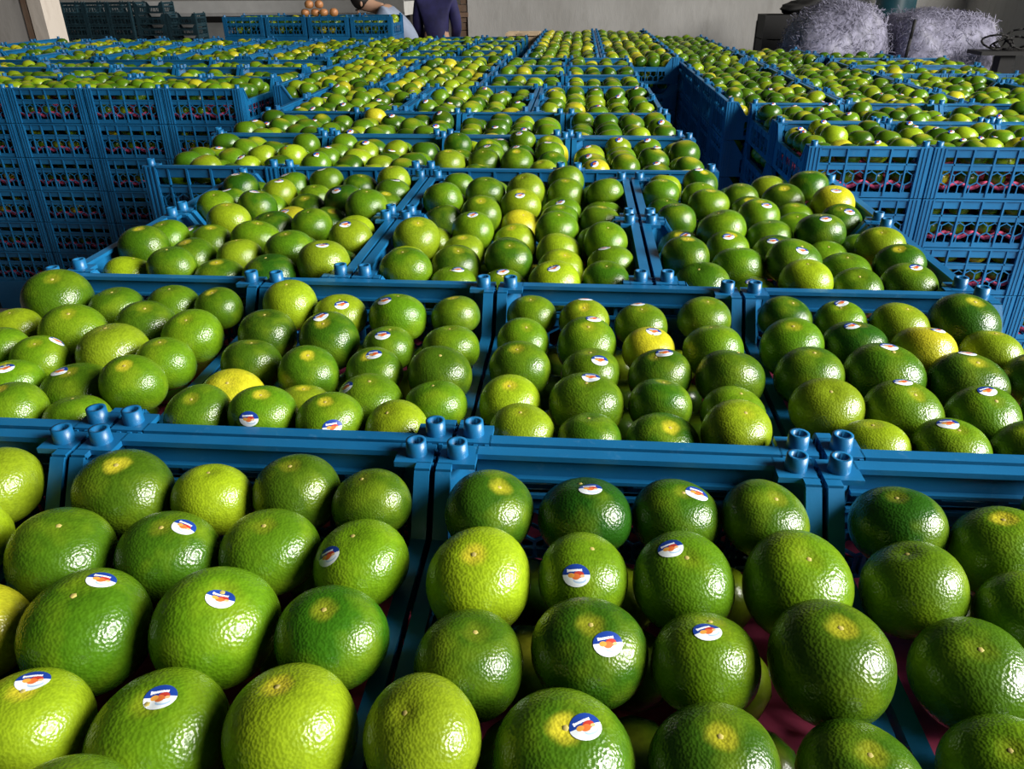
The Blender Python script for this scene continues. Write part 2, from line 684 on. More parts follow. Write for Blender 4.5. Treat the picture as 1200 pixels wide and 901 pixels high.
def bury(c, levels, pitch=PH, first=1):
    """plain shells under a crate, down to the floor"""
    zb = c.z - (first - 1) * pitch - .001
    n = max(1, round(zb / .16))
    h = zb / n
    ca, sa = math.cos(c.a), math.sin(c.a)
    for k in range(n):
        BURIED.add([(c.x + p[0] * ca - p[1] * sa, c.y + p[0] * sa + p[1] * ca, k * h + .001 + p[2] / CH * (h - .002)) for p in _shell.v], _shell.f)


ORD = ['first', 'second', 'third', 'fourth', 'fifth', 'sixth', 'seventh', 'eighth', 'ninth', 'tenth', 'eleventh', 'twelfth']
LEV = 7
near = {}                              # (row, k) -> crate
# --- middle block, rows counted from its end farthest from the plaster wall
ROWPH = {1: 'end row', 2: 'second row', 3: 'first crosswise row', 4: 'second crosswise row', 5: 'fifth row', 6: 'sixth row'}
rows = [(1, -.8928, -.4965, 4, 0), (2, -.8802, 0., 4, 0), (3, -.8623, .4965, 3, 1), (4, -.8623, .8813, 3, 1),
        (5, -1.1591, 1.323, 4, 0), (6, -1.1861, 1.8195, 4, 0)]
for row, x0, y0, n, rot in rows:
    for k in range(n):
        c = crate(x0 + k * (PL if rot else PW), y0, rot, ZT, 'blue lattice crate, %s of middle block, %s from the paper bale side' % (ROWPH[row], ORD[n - 1 - k]),
                  'crates of the middle block', lean=random.uniform(-.004, .004))
        near[row, k] = c
        if row == 5 and k == 0:
            for lv in (1, 2, 3):
                d = crate(x0, y0, 0, ZT - lv * PH, 'blue crate under the protruding corner of the fifth row, %s level down' % ORD[lv - 1],
                          'crates of the middle block', full=False, jitter=0)
                d.lower = True
            bury(c, LEV, first=4)
        else:
            bury(c, LEV)
mid = []
for r in range(2):
    for k in range(3):
        mid.append((-1.17 + k * PL, 2.325 + r * PW, 1, '%s of three lengthwise, %s pair row behind sixth row' % (ORD[2 - k], ORD[r])))
for r in range(3):
    for k in range(2):
        mid.append((-.455 + k * PW, 3.10 + r * PL, 0, '%s row of aisle strip, %s side' % (ORD[r], ['gap', 'aisle'][k])))
for r in range(4):
    for k in range(2):
        mid.append((-1.45 + k * PL, 3.10 + r * PW, 1, '%s row of yellowing crosswise crates, %s column from the aisle strip' % (ORD[r], ORD[1 - k])))
for r in range(5):
    mid.append((-1.72, 4.68 + r * PW, 1, '%s row of single crosswise column beyond the yellowing crates' % ORD[r]))
for r in range(4):
    for k in range(2):
        mid.append((-1.215 + k * PW, 4.68 + r * PL, 0, '%s row of the pair column beside the pale wooden box, %s' % (ORD[r], ['far side', 'box side'][k])))
for x, y, rot, ph in mid:
    c = crate(x, y, rot, ZT, 'blue mandarin crate, ' + ph, 'crates of the middle block', full=False, lean=random.uniform(-.005, .005))
    c.yel = .5 if (x < -.9 and 3.0 < y < 4.6) else .15
    bury(c, LEV)
# --- block in front of the plaster wall, across the far end of the aisle
for k in range(2):
    for r in range(8):
        y0 = 4.62 + r * PW
        c = crate(-.37 + k * PL, y0, 1, ZT, 'blue crate of yellowing mandarins before plaster wall, %s row, %s column from wooden box' % (ORD[r], ORD[k]),
                  'crates before the plaster wall', full=False, lean=random.uniform(-.005, .005))
        c.yel = .45
        if r == 0 and k == 1:
            for lv in (1, 2):
                crate(-.37 + PL, y0, 1, ZT - lv * PH, 'blue crate closing the dark aisle, %s level down' % ORD[lv - 1], 'crates before the plaster wall',
                      full=False, jitter=0).lower = True
            bury(c, LEV, first=3)
        else:
            bury(c, LEV)
# --- block on the paper bale side of the aisle
ZC = ZT - .035
PHC = .160
for r in range(2):
    for k in range(4):
        x, y = .722 + k * PW, 1.87 + r * PL
        if not in_view(x + .19, y, ZC):
            continue
        c = crate(x, y, 0, ZC, 'blue lattice crate on bale side, %s row, %s from the dark aisle' % (ORD[r], ORD[k]), 'crates on the bale side', lean=random.uniform(-.005, .005))
        n0 = 1
        c.topface = r == 0
        if r == 0:
            for lv in range(1, 5):
                d = crate(x, y, 0, ZC - lv * PHC, 'blue crate in bale side stack face, %s stack from aisle, %s level down' % (ORD[k], ORD[lv - 1]),
                          'crates on the bale side', jitter=.0006)
                d.lower = True
                d.face = True
            n0 = 5
        elif k == 0:
            for lv in range(1, 5):
                d = crate(x, y, 0, ZC - lv * PHC, 'blue crate lining the dark aisle, second stack on bale side, %s level down' % ORD[lv - 1],
                          'crates on the bale side', full=False, jitter=.0006)
                d.lower = True
            n0 = 5
        bury(c, LEV, PHC, n0)
for k in range(4):
    for r in range(5):
        x, y = .632 + k * PL, 2.875 + r * PW
        if k >= 2 and r >= 3:
            continue
        if not in_view(x + .25, y + .19, ZC, 100):
            continue
        c = crate(x, y, 1, ZC, 'blue crosswise crate on bale side, %s crosswise row, %s column from the aisle' % (ORD[r], ORD[k]), 'crates on the bale side', full=False, lean=random.uniform(-.005, .005))
        if k == 0:
            for lv in range(1, 4):
                crate(x, y, 1, ZC - lv * PHC, 'blue crate lining the dark aisle, %s crosswise stack, %s level down' % (ORD[r], ORD[lv - 1]),
                      'crates on the bale side', full=False, jitter=.0006).lower = True
            bury(c, LEV, PHC, 4)
        else:
            bury(c, LEV, PHC)
for r in range(2):
    for k in range(2):
        c = crate(1.635 + k * PW, 4.03 + r * PL, 0, ZC, 'blue crate in front of the paper bale, %s row, %s column' % (ORD[r], ORD[k]), 'crates on the bale side', full=False)
        c.yel = .35
        bury(c, LEV, PHC)
for k in range(3):
    for r in range(6):
        x, y = .632 + k * PL, 5.03 + r * PW
        if k == 2 and r > 0:
            continue
        if k == 1 and r > 1:
            continue
        c = crate(x, y, 1, ZC, 'blue crate between plaster wall and paper bale, %s row, %s column from the yellowing crates' % (ORD[r], ORD[k]), 'crates on the bale side', full=False, lean=random.uniform(-.005, .005))
        bury(c, LEV, PHC)
# --- tall block beside the pillar
for r in range(3):
    for k in range(8):
        x, y = -1.55 - (k + 1) * PW, 2.97 + r * PL
        if not in_view(x + .19, y + .2, ZT, 60):
            continue
        face = r == 0
        c = crate(x, y, 0, ZT, 'blue crate atop the pillar side block, %s row, %s from the narrow gap' % (ORD[r], ORD[k]), 'crates of the pillar side block', full=face, lean=random.uniform(-.005, .005))
        n0 = 1
        c.topface = face
        if face:
            for lv in range(1, 6):
                d = crate(x, y, 0, ZT - lv * PH, 'blue crate in pillar side stack face, %s stack from gap, %s level down' % (ORD[k], ORD[lv - 1]),
                          'crates of the pillar side block', full=lv < 5, jitter=.0006)
                d.lower = True
                d.face = True
            n0 = 6
        bury(c, LEV, first=n0)
for r in range(5):
    for k in range(6):
        x, y = -1.735 - (k + 1) * PL, 4.70 + r * PW
        if not in_view(x + .25, y + .19, ZT, 40):
            continue
        c = crate(x, y, 1, ZT, 'blue crosswise crate of the pillar side block, %s crosswise row, %s from the gap' % (ORD[r], ORD[k]), 'crates of the pillar side block', full=False, lean=random.uniform(-.005, .005))
        c.yel = .3
        bury(c, LEV)
# --- row of crates one level higher, in front of the bending person
for k in range(4):
    c = crate(-1.66 - (k + 1) * .39, 6.75, 0, ZT + PH, 'blue crate in the raised row before the bending person, %s from them' % ORD[k], 'raised row of crates', full=False)
    c.yel = .3
    bury(c, LEV + 1)
# --- dark empty crates stacked far behind, their open end turned to the light
for k in range(4):
    for lv in range(4, 8):
        c = crate(-8.55 + k * PW, 12.2, 0, .19 + lv * PH, 'dark empty crate in the far stack, %s column from pillar, %s level up' % (ORD[k], ORD[lv]),
                  'dark crates of the far stack', full=False, mesh='far_dark', fruit=False, jitter=.0006)
        if lv == 4:
            bury(c, 9)
for k in range(2):
    for lv in range(4, 8 - k):
        c = crate(-8.55 + 4 * PW + .02 + k * PL, 12.25, 1, .19 + lv * PH, 'dark empty crate turned crosswise beside the far stack, %s column, %s level up' % (ORD[k], ORD[lv]),
                  'dark crates of the far stack', full=False, mesh='far_dark', fruit=False, jitter=.0006)
        if lv == 4:
            bury(c, 9)
o = put('stacked_crates', BURIED.mesh('stacked_crates', CM))
tag(o, 'blue plastic crates stacked underneath the filled top crates', 'crates')
o['kind'] = 'stuff'
# ------------------------------------------------------------------ mandarins
VAR = []
for i in range(7):
    r = random.Random(100 + i)
    VAR.append(dict(c=r.uniform(.75, .87), p1=r.uniform(0, 6.28), p2=r.uniform(0, 6.28), a1=r.uniform(.012, .040), a2=r.uniform(.006, .022),
                    dim=r.uniform(.03, .075), wd=r.uniform(.16, .26), fur=r.uniform(.003, .012), egg=r.uniform(-.05, .05)))


def fruit_point(v, d):
    """surface point of unit fruit v along unit direction(s) d (n,3)"""
    d = np.atleast_2d(d)
    th = np.arccos(np.clip(d[:, 2], -1, 1))
    ph = np.arctan2(d[:, 1], d[:, 0])
    s = np.sin(th)
    rr = 1 + v['a1'] * np.cos(2 * ph + v['p1']) * s * s + v['a2'] * np.cos(3 * ph + v['p2']) * s ** 3 + v['fur'] * np.cos(9 * ph + v['p1']) * s * np.exp(-(th / .7) ** 2)
    # superellipsoid flattening: fuller shoulders than a plain sphere
    e = 1 + .045 * np.sin(2 * th) ** 2
    z = d[:, 2] * v['c'] * rr * e - v['dim'] * np.exp(-(th / v['wd']) ** 2) + .5 * v['dim'] * np.exp(-((math.pi - th) / .25) ** 2)
    k = rr * e * (1 + v['egg'] * d[:, 2])
    return np.stack([d[:, 0] * k, d[:, 1] * k, z], 1) / (1 + .6 * (v['a1'] + v['a2']))


def sphere_dirs(nu, nv):
    ds = [(0, 0, 1)]
    for j in range(1, nv):
        t = math.pi * j / nv
        ds += [(math.sin(t) * math.cos(2 * math.pi * i / nu), math.sin(t) * math.sin(2 * math.pi * i / nu), math.cos(t)) for i in range(nu)]
    ds.append((0, 0, -1))
    fs = [(0, 1 + i, 1 + (i + 1) % nu) for i in range(nu)]
    for j in range(nv - 2):
        o = 1 + j * nu
        fs += [(o + i, o + nu + i, o + nu + (i + 1) % nu, o + (i + 1) % nu) for i in range(nu)]
    o = 1 + (nv - 2) * nu
    last = len(ds) - 1
    fs += [(o + i, last, o + (i + 1) % nu) for i in range(nu)]
    return np.array(ds), fs


_d, _f = sphere_dirs(36, 24)
FRUIT_ME = []
for v in VAR:
    mb = MB().add(fruit_point(v, _d).tolist(), _f)
    FRUIT_ME.append(mb.mesh('mandarin', M['peel'], True))


def stem_mesh():
    mb = MB()
    n = 10
    vs = [(0, 0, .012)]
    for r, z in ((.6, .02), (1.0, .0)):
        vs += [(r * (1 + .25 * (i % 2)) * math.cos(2 * math.pi * i / n), r * (1 + .25 * (i % 2)) * math.sin(2 * math.pi * i / n), z) for i in range(n)]
    vs = [(x * .050, y * .050, z) for x, y, z in vs]
    fs = [(0, 1 + i, 1 + (i + 1) % n) for i in range(n)] + [(1 + i, 1 + n + i, 1 + n + (i + 1) % n, 1 + (i + 1) % n) for i in range(n)]
    return mb.add(vs, fs).mesh('stem_end', M['stem'], True)


STEM = stem_mesh()
PALETTE = {0: (.040, .112, .004), 1: (.086, .188, .005), 2: (.215, .315, .009), 3: (.44, .42, .018)}
CNAME = {0: 'deep green', 1: 'mid green', 2: 'yellow-green', 3: 'yellow'}

# mandarins of the two first rows as they lie: apparent centre, top and width in the photograph, colour, sticker spot
LIST = {
    (1, 0): [(15, 517, 100, 2), (-35, 590, 104, 2)],
    (1, 1): [(143, 528, 120, 0), (250, 540, 98, 2), (349, 526, 104, 0), (443, 541, 92, 0),
             (69, 606, 131, 0), (189, 603, 126, 0, 212, 612), (307, 600, 122, 1), (419, 614, 122, 1, 385, 645),
             (-18, 684, 122, 3), (110, 678, 158, 0, 115, 681), (252, 680, 158, 1, 259, 697), (390, 684, 139, 0),
             (50, 778, 145, 2, 37, 796), (181, 790, 174, 1, 185, 815), (335, 809, 168, 2)],
    (1, 2): [(571, 547, 112, 0), (690, 553, 121, 0, 690, 567), (805, 560, 108, 0, 816, 576), (912, 561, 109, 0),
             (560, 629, 135, 2), (691, 643, 118, 1, 677, 671), (810, 627, 130, 1, 788, 641), (945, 630, 141, 1),
             (537, 730, 140, 0), (695, 720, 146, 0, 711, 749), (837, 712, 139, 1, 830, 736), (984, 720, 157, 0),
             (504, 825, 152, 2), (675, 818, 180, 1, 684, 850), (840, 838, 162, 0), (1012, 851, 160, 0)],
    (1, 3): [(1047, 565, 110, 0), (1155, 584, 120, 1), (1086, 657, 131, 1), (1195, 668, 125, 1), (1132, 730, 148, 0), (1175, 832, 150, 1)],
    (2, 0): [(71, 317, 79, 0), (137, 330, 69, 1), (204, 331, 64, 1), (260, 334, 60, 0),
             (24, 355, 62, 2), (87, 357, 81, 1), (166, 357, 74, 0), (232, 364, 74, 1),
             (1, 386, 58, 1), (47, 395, 64, 1, 65, 398), (128, 383, 92, 2), (202, 405, 76, 1),
             (16, 423, 66, 1, 5, 429), (81, 423, 92, 0, 68, 431), (168, 435, 81, 1), (27, 457, 86, 1), (112, 451, 82, 1)],
    (2, 1): [(337, 326, 67, 2), (399, 341, 65, 2, 400, 353), (466, 340, 72, 1, 452, 350), (534, 342, 62, 1),
             (314, 361, 72, 0), (386, 365, 77, 0, 376, 371), (456, 378, 67, 1, 449, 389), (528, 379, 70, 1),
             (295, 395, 72, 0), (361, 410, 76, 1), (438, 406, 70, 1, 436, 412), (516, 403, 78, 0),
             (258, 439, 88, 3), (335, 455, 77, 2), (417, 444, 88, 1, 407, 453), (504, 450, 76, 1),
             (222, 478, 80, 1), (314, 477, 78, 1, 291, 488), (398, 485, 74, 1, 389, 497), (478, 482, 64, 2)],
    (2, 2): [(621, 342, 62, 1), (685, 350, 64, 2, 677, 349), (751, 352, 65, 1, 748, 354), (829, 342, 66, 1),
             (613, 373, 66, 1), (688, 374, 77, 1, 695, 375), (762, 385, 67, 3, 767, 385), (836, 377, 78, 1),
             (609, 398, 77, 1), (691, 412, 78, 1, 702, 418), (771, 407, 78, 0, 777, 412), (855, 408, 84, 0),
             (600, 442, 80, 2), (690, 434, 92, 1, 692, 440), (776, 453, 78, 0), (862, 461, 81, 1),
             (600, 489, 80, 2), (693, 487, 83, 1), (788, 478, 96, 0), (884, 488, 90, 2)],
    (2, 3): [(917, 343, 64, 0), (984, 353, 65, 1, 986, 355), (1053, 356, 71, 2), (1131, 343, 84, 0),
             (928, 373, 78, 1), (1006, 377, 78, 0, 1000, 379), (1088, 385, 79, 3, 1098, 386), (1168, 388, 75, 2),
             (943, 407, 85, 0), (1034, 401, 95, 0, 1043, 406), (1128, 409, 93, 0, 1132, 410), (1200, 418, 74, 1),
             (967, 450, 89, 2), (1066, 444, 94, 1, 1061, 448), (1157, 451, 92, 1, 1159, 458),
             (1021, 476, 85, 2), (1110, 489, 93, 1, 1113, 496), (1200, 496, 80, 1)],
}
FZ = ZT - .043


def local(c, p):
    ca, sa = math.cos(-c.a), math.sin(-c.a)
    dx, dy = p[0] - c.x, p[1] - c.y
    return dx * ca - dy * sa, dx * sa + dy * ca


def worldxy(c, x, y):
    ca, sa = math.cos(c.a), math.sin(c.a)
    return c.x + x * ca - y * sa, c.y + x * sa + y * ca


def pick_colour(yel=.12):
    r = random.random()
    if r < yel * .45:
        return 3
    if r < yel * .45 + .12 + yel * .6:
        return 2
    return 1 if random.random() < .52 else 0


def grid_fruits(c, listed):
    """list of [lx, ly, z, a, colour, sticker] in the crate's own axes: 4 across, 5 along"""
    out = [list(f) for f in listed]
    yel = getattr(c, 'yel', .12)
    for j in range(5):
        for i in range(4):
            x = -.132 + i * .088 + random.uniform(-.008, .008)
            y = -.182 + j * .091 + random.uniform(-.010, .010)
            if any((f[0] - x) ** 2 + (f[1] - y) ** 2 < .068 ** 2 for f in listed):
                continue
            if len(out) >= 20 + (1 if listed else 0):
                continue
            out.append([x, y, c.ztop - .043 + random.uniform(-.012, .014), random.uniform(.0415, .0475), pick_colour(yel), None])
    return out


def crate_outline():
    """points on the inner edges of a crate that fruit can press against (z from its bottom)"""
    q = []
    yi = HY - .034
    for x in (HX - .016, HX - .007):
        for t in np.linspace(0, 1, 4):
            q.append((x, yi - .012 * t, CH))
        for t in np.linspace(0, 1, 9):
            q.append((x, yi - .012 - .038 * t, CH - .057 * t))
        for y in np.linspace(0, yi - .05, 10):
            q.append((x, y, .1005))
    for t in np.linspace(0, 1, 6):
        for z in (.125, .141, CH + .0005):
            q.append((HX - .039, HY - .036 * t, z))
            q.append((HX - .039 * t, HY - .037, z))
        for z in (.075, .095, .115, .135, .150):
            q.append((HX - .039 + .033 * t, HY - .006 - .031 * t, z))
    for x in np.linspace(0, HX - .037, 12):
        for z in (CH + .0005, CH - .010, CH - .021, CH - .033):
            q.append((x, HY - .017, z))
        q.append((x, HY - .014, .105))
    for t in np.linspace(0, 6.28, 9):
        q.append((PEG[0] + .011 * math.cos(t), PEG[1] + .011 * math.sin(t), CH + .012))
    q = np.array(q)
    return np.concatenate([q * np.array([sx, sy, 1]) for sx in (-1, 1) for sy in (-1, 1)])


EDGE = crate_outline()
CZ = .86


def relax(c, fr, it=26, drop=0.0, rounds=3):
    """settle the fruit: no fruit inside another or inside the crate"""
    P = np.array([f[:3] for f in fr])
    A = np.array([f[3] for f in fr])
    P[:, 2] -= drop
    zlo, zhi = c.ztop - .060 - drop, c.ztop - .020 - drop
    O = EDGE + np.array([0, 0, c.z])
    for rd in range(rounds):
        for _ in range(it):
            D = P[:, None, :] - P[None, :, :]
            S = D.copy()
            S[:, :, 2] /= CZ
            dist = np.sqrt((S ** 2).sum(2)) + 1e-9
            ov = np.clip(.99 * (A[:, None] + A[None, :]) - dist, 0, None)
            np.fill_diagonal(ov, 0)
            P += (D / dist[:, :, None] * ov[:, :, None] * .26).sum(1)
            D = P[:, None, :] - O[None, :, :]
            S = D / np.array([1, 1, CZ])
            dist = np.sqrt((S ** 2).sum(2)) + 1e-9
            pen = np.clip(1.01 * A[:, None] - dist, 0, None)
            j = pen.argmax(1)
            i = np.arange(len(P))
            P += D[i, j] / dist[i, j][:, None] * pen[i, j][:, None] * .8
            P[:, 0] = np.clip(P[:, 0], -HX + A - .001, HX - A + .001)
            P[:, 1] = np.clip(P[:, 1], -HY + .017 + A, HY - .017 - A)
            P[:, 2] = np.clip(P[:, 2], zlo, zhi)
        D = P[:, None, :] - P[None, :, :]
        D[:, :, 2] /= CZ
        dist = np.sqrt((D ** 2).sum(2)) + np.eye(len(P))
        bad = np.clip(.975 * (A[:, None] + A[None, :]) - dist, 0, None).max(1)
        D = (P[:, None, :] - O[None, :, :]) / np.array([1, 1, CZ])
        bad = np.maximum(bad, np.clip(.985 * A[:, None] - np.sqrt((D ** 2).sum(2)), 0, None).max(1) * 1.5)
        if rd < rounds - 1:
            A = np.where(bad > .0008, np.maximum(A * .93, A - bad * .6), A)
    for f, p, a in zip(fr, P, A):
        f[0], f[1], f[2] = p
        f[3] = a


def sticker_mesh(me_i, rot, centre_dir, spin, a):
    """disc wrapped on the fruit surface, in the fruit's unit space"""
    v = VAR[me_i]
    n = Vector(centre_dir).normalized()
    t = n.orthogonal().normalized()
    b = n.cross(t)
    ca, sa = math.cos(spin), math.sin(spin)
    t, b = t * ca + b * sa, b * ca - t * sa
    ru, rv = .0117 / a, .0100 / a
    R, S = 4, 22
    dirs, uv = [n], [(.5, .5)]
    for r in range(1, R + 1):
        for s in range(S):
            u, w = math.cos(2 * math.pi * s / S) * r / R, math.sin(2 * math.pi * s / S) * r / R
            dirs.append((n + t * (u * ru) + b * (w * rv)).normalized())
            uv.append((.5 + u / 2, .5 + w / 2))
    P = fruit_point(v, np.array([list(d) for d in dirs])) * 1.009
    fs = [(0, 1 + s, 1 + (s + 1) % S) for s in range(S)]
    for r in range(R - 1):
        o = 1 + r * S
        fs += [(o + s, o + S + s, o + S + (s + 1) % S, o + (s + 1) % S) for s in range(S)]
    me = MB().add(P.tolist(), fs).mesh('sticker', M['sticker'], True)
    lay = me.uv_layers.new(name='UVMap')
    for lp in me.loops:
        lay.data[lp.index].uv = uv[lp.vertex_index]
    return me


def fruit_object(c, f, crate_ph, idx):
    x, y = worldxy(c, f[0], f[1])
    i = random.randrange(len(VAR))
    a = f[3]
    o = put('green_mandarin', FRUIT_ME[i], None, (x, y, f[2]))
    tilt = random.uniform(.05, .38)
    az = random.uniform(-math.pi, math.pi) if random.random() < .5 else random.uniform(-2.4, -.8)
    R = Matrix.Rotation(tilt, 3, Vector((-math.sin(az), math.cos(az), 0))) @ Matrix.Rotation(random.uniform(0, 6.28), 3, 'Z')
    o.rotation_euler = R.to_euler()
    o.scale = (a, a, a)
    base = PALETTE[f[4]]
    k = random.uniform(.80, 1.25)
    g = random.uniform(-.03, .03)
    o.color = (max(.01, base[0] * k + g * .6), base[1] * k + g * .5, base[2], random.choice((.0, .1, .2, .35, .6, 1.0)) if f[4] < 3 else .7)
    st = put('stem_end', STEM, o)
    p = fruit_point(VAR[i], np.array([[0, 0, 1.]]))[0]
    st.location = (0, 0, p[2] - .004)
    st.rotation_euler = (0, 0, random.uniform(0, 6))
    sticker = f[5]
    if sticker is not None:
        if sticker == 'auto':
            d = np.array([random.uniform(-.35, .25), random.uniform(-.75, .1), 1.0])
            d = Vector(d).normalized()
        else:
            # point of the fruit seen at the sticker's spot
            S = np.array([1 / a, 1 / a, 1 / (a * .86)])
            u, v = sticker
            rd = ray(u, v)
            oo, dd = (CAM - np.array([x, y, f[2]])) * S, rd * S
            A_, B_, Q_ = dd @ dd, oo @ dd, oo @ oo - 1
            disc = B_ * B_ - A_ * Q_
            if disc <= 0:
                d = Vector((0, .35, 1)).normalized()
            else:
                d = CAM + rd * ((-B_ - math.sqrt(disc)) / A_) - np.array([x, y, f[2]])
                d = d / np.linalg.norm(d)
                d = Vector(d)
        dl = R.transposed() @ Vector(d)
        # lettering roughly upright towards the open end of the block
        n = Vector(dl).normalized()
        t0 = n.orthogonal().normalized()
        b0 = n.cross(t0)
        rt = R.transposed() @ Vector((1, random.uniform(-.2, .8), random.uniform(-.1, .1)))
        spin = math.atan2(rt.dot(b0), rt.dot(t0))
        put('sticker', sticker_mesh(i, R, dl, spin, a), o)
    lab = '%s %s mandarin %s from wall, %s from bale, %s' % (CNAME[f[4]], 'stickered' if sticker is not None else 'plain', ORD[idx[0]], ORD[idx[1]], crate_ph)
    tag(o, lab, 'mandarin', 'mandarins in ' + crate_ph)
    return o


CRPH = {1: 'end-row crate', 2: 'second-row crate', 3: 'first crosswise crate', 4: 'second crosswise crate', 5: 'fifth-row crate'}
single = []
for (row, k), c in near.items():
    if row <= 4 or (row == 5 and k == 2):
        single.append((row, k, c))
for row, k, c in single:
    listed = []
    for e in LIST.get((row, k), []):
        u, top, w, colr = e[:4]
        p = unproject(u, top + .45 * w, FZ)
        zc = project(p)[2]
        a = min(.0525, max(.039, 0.5 * .965 * w * zc / FPX))
        lx, ly = local(c, p)
        listed.append([lx, ly, FZ, a, colr, (e[4], e[5]) if len(e) > 4 else None])
    fr = grid_fruits(c, listed)
    if row > 2:
        for f in fr:
            f[3] *= 1.03
            f[2] += .004
            if random.random() < .30:
                f[5] = 'auto'
    else:
        for f in fr:
            if f[5] is None and tuple(f[:2]) not in [tuple(q[:2]) for q in listed] and random.random() < .2:
                f[5] = 'auto'
    relax(c, fr, 36, 0.0, 4)
    n = 3 if row in (3, 4) else 4
    ph = '%s %s from bale' % (ORD[n - 1 - k], CRPH[row])
    # rows counted from the wall, files from the bale side
    across = 5 if c.rot else 4
    place = {q: worldxy(c, f[0], f[1]) for q, f in enumerate(fr)}
    order = sorted(place, key=lambda q: -place[q][1])
    for r0 in range(0, len(order), across):
        for fi, q in enumerate(sorted(order[r0:r0 + across], key=lambda q: -place[q][0])):
            fruit_object(c, fr[q], ph, (r0 // across, fi))
    c.done = True
    c.under = [(-.088 + i * .088 + random.uniform(-.006, .006), -.137 + j * .0915 + random.uniform(-.006, .006)) for i in range(3) for j in range(4)]

# ---- all other mandarins: one mass of real fruit
LOD = [sphere_dirs(18, 12), sphere_dirs(12, 8), sphere_dirs(9, 6)]
LODP = [[fruit_point(v, d) for v in VAR] for d, f in LOD]
sv, sf, sc, sm = [], [], [], []
count = [0]


def mass_fruit(x, y, z, a, colr, lod, sticker):
    i = random.randrange(len(VAR))
    P = LODP[lod][i]
    dirs = LOD[lod][0]
    tilt = random.uniform(0, .45)
    az = random.uniform(-math.pi, math.pi)
    R = np.array(Matrix.Rotation(tilt, 3, Vector((-math.sin(az), math.cos(az), 0))) @ Matrix.Rotation(random.uniform(0, 6.28), 3, 'Z'))
    base_i = count[0]
    Q = (P * a) @ R.T + np.array([x, y, z])
    k = random.uniform(.8, 1.3)
    col = np.array(PALETTE[colr]) * k
    pole = np.clip((dirs[:, 2] - .80) / .2, 0, 1) ** 1.5 * random.choice((.1, .3, .6, .8))
    cols = col[None, :] * (1 - pole[:, None]) + np.array([.5, .46, .03])[None, :] * pole[:, None]
    sv.append(Q)
    sc.append(cols)
    fs = LOD[lod][1]
    sf.extend([tuple(q + base_i for q in t) for t in fs])
    sm.extend([0] * len(fs))
    count[0] += len(Q)
    if sticker:
        d = Vector((random.uniform(-.3, .3), random.uniform(-.8, 0), 1)).normalized()
        t = d.orthogonal().normalized()
        b = d.cross(t)
        cpt = Vector((x, y, z)) + Vector((d.x * a, d.y * a, d.z * a * .86)) + d * .0015
        ring = [cpt + (t * math.cos(q * math.pi / 5) * .0115 + b * math.sin(q * math.pi / 5) * .010) - d * .0012 for q in range(10)]
        ctr = [cpt + (t * math.cos(q * math.pi / 3) * .005 + b * math.sin(q * math.pi / 3) * .004) + d * .0004 for q in range(6)]
        pts = np.array([list(p) for p in [cpt] + ring + ctr])
        o = count[0]
        sv.append(pts)
        sc.append(np.ones((len(pts), 3)))
        sf.extend([(o, o + 1 + q, o + 1 + (q + 1) % 10) for q in range(10)])
        sm.extend([1] * 5 + [2] * 5)
        sf.append(tuple(o + 11 + q for q in range(6)))
        sm.append(3)
        count[0] += len(pts)


for c in CRATES:
    for x, y in getattr(c, 'under', ()):
        wx, wy = worldxy(c, x, y)
        mass_fruit(wx, wy, c.z + .058, .0375, pick_colour(.1), 1, False)
    if getattr(c, 'done', False) or not c.fruit:
        continue
    dist = math.hypot(c.x, c.y + .68)
    lod = 0 if dist < 3.0 else (1 if dist < 5.2 else 2)
    yel = getattr(c, 'yel', .14)
    if getattr(c, 'lower', False):
        # only the fruit that shows through the lattice of a stack face
        if c.rot:
            spots = [(x, y) for x in (-.13, -.04, .05, .135) for y in (.17,)] if False else [(-.13 + i * .088, s) for i in range(4) for s in (.18,)]
            spots = [(x, s) for x, s in spots] + [(.13, -.18 + i * .09) for i in range(4)]
        else:
            spots = [(-.13 + i * .088, -.185) for i in range(4)] + [(-.135, -.095 + i * .09) for i in range(4)]
        for x, y in spots:
            for layer, zz in ((0, c.z + .122), (1, c.z + .056)):
                if layer == 1 and not getattr(c, 'face', False):
                    continue
                wx, wy = worldxy(c, x + random.uniform(-.005, .005), y + random.uniform(-.003, .006) + (.004 if layer == 1 else 0))
                mass_fruit(wx, wy, zz, random.uniform(.0350, .0365) if layer == 0 else .034, pick_colour(yel), 1, False)
        continue
    fr = grid_fruits(c, [])
    for f in fr:
        f[3] *= 1.0
    relax(c, fr, 16, (.005 if getattr(c, 'topface', False) else .024 if c.x < -1.5 else .010), 2)
    if getattr(c, 'topface', False):
        for i in range(4):
            wx, wy = worldxy(c, -.13 + i * .0867, -.183)
            mass_fruit(wx, wy, c.z + .054, .0325, pick_colour(yel), 1, False)
    for i in range(3):
        for j in range(4):
            if getattr(c, 'topface', False):
                continue
            wx, wy = worldxy(c, -.088 + i * .088, -.137 + j * .0915)
            mass_fruit(wx, wy, c.z + .048, .039, pick_colour(yel), 2, False)
    for f in fr:
        wx, wy = worldxy(c, f[0], f[1])
        mass_fruit(wx, wy, f[2], f[3], f[4], lod, dist < 4 and random.random() < .22)

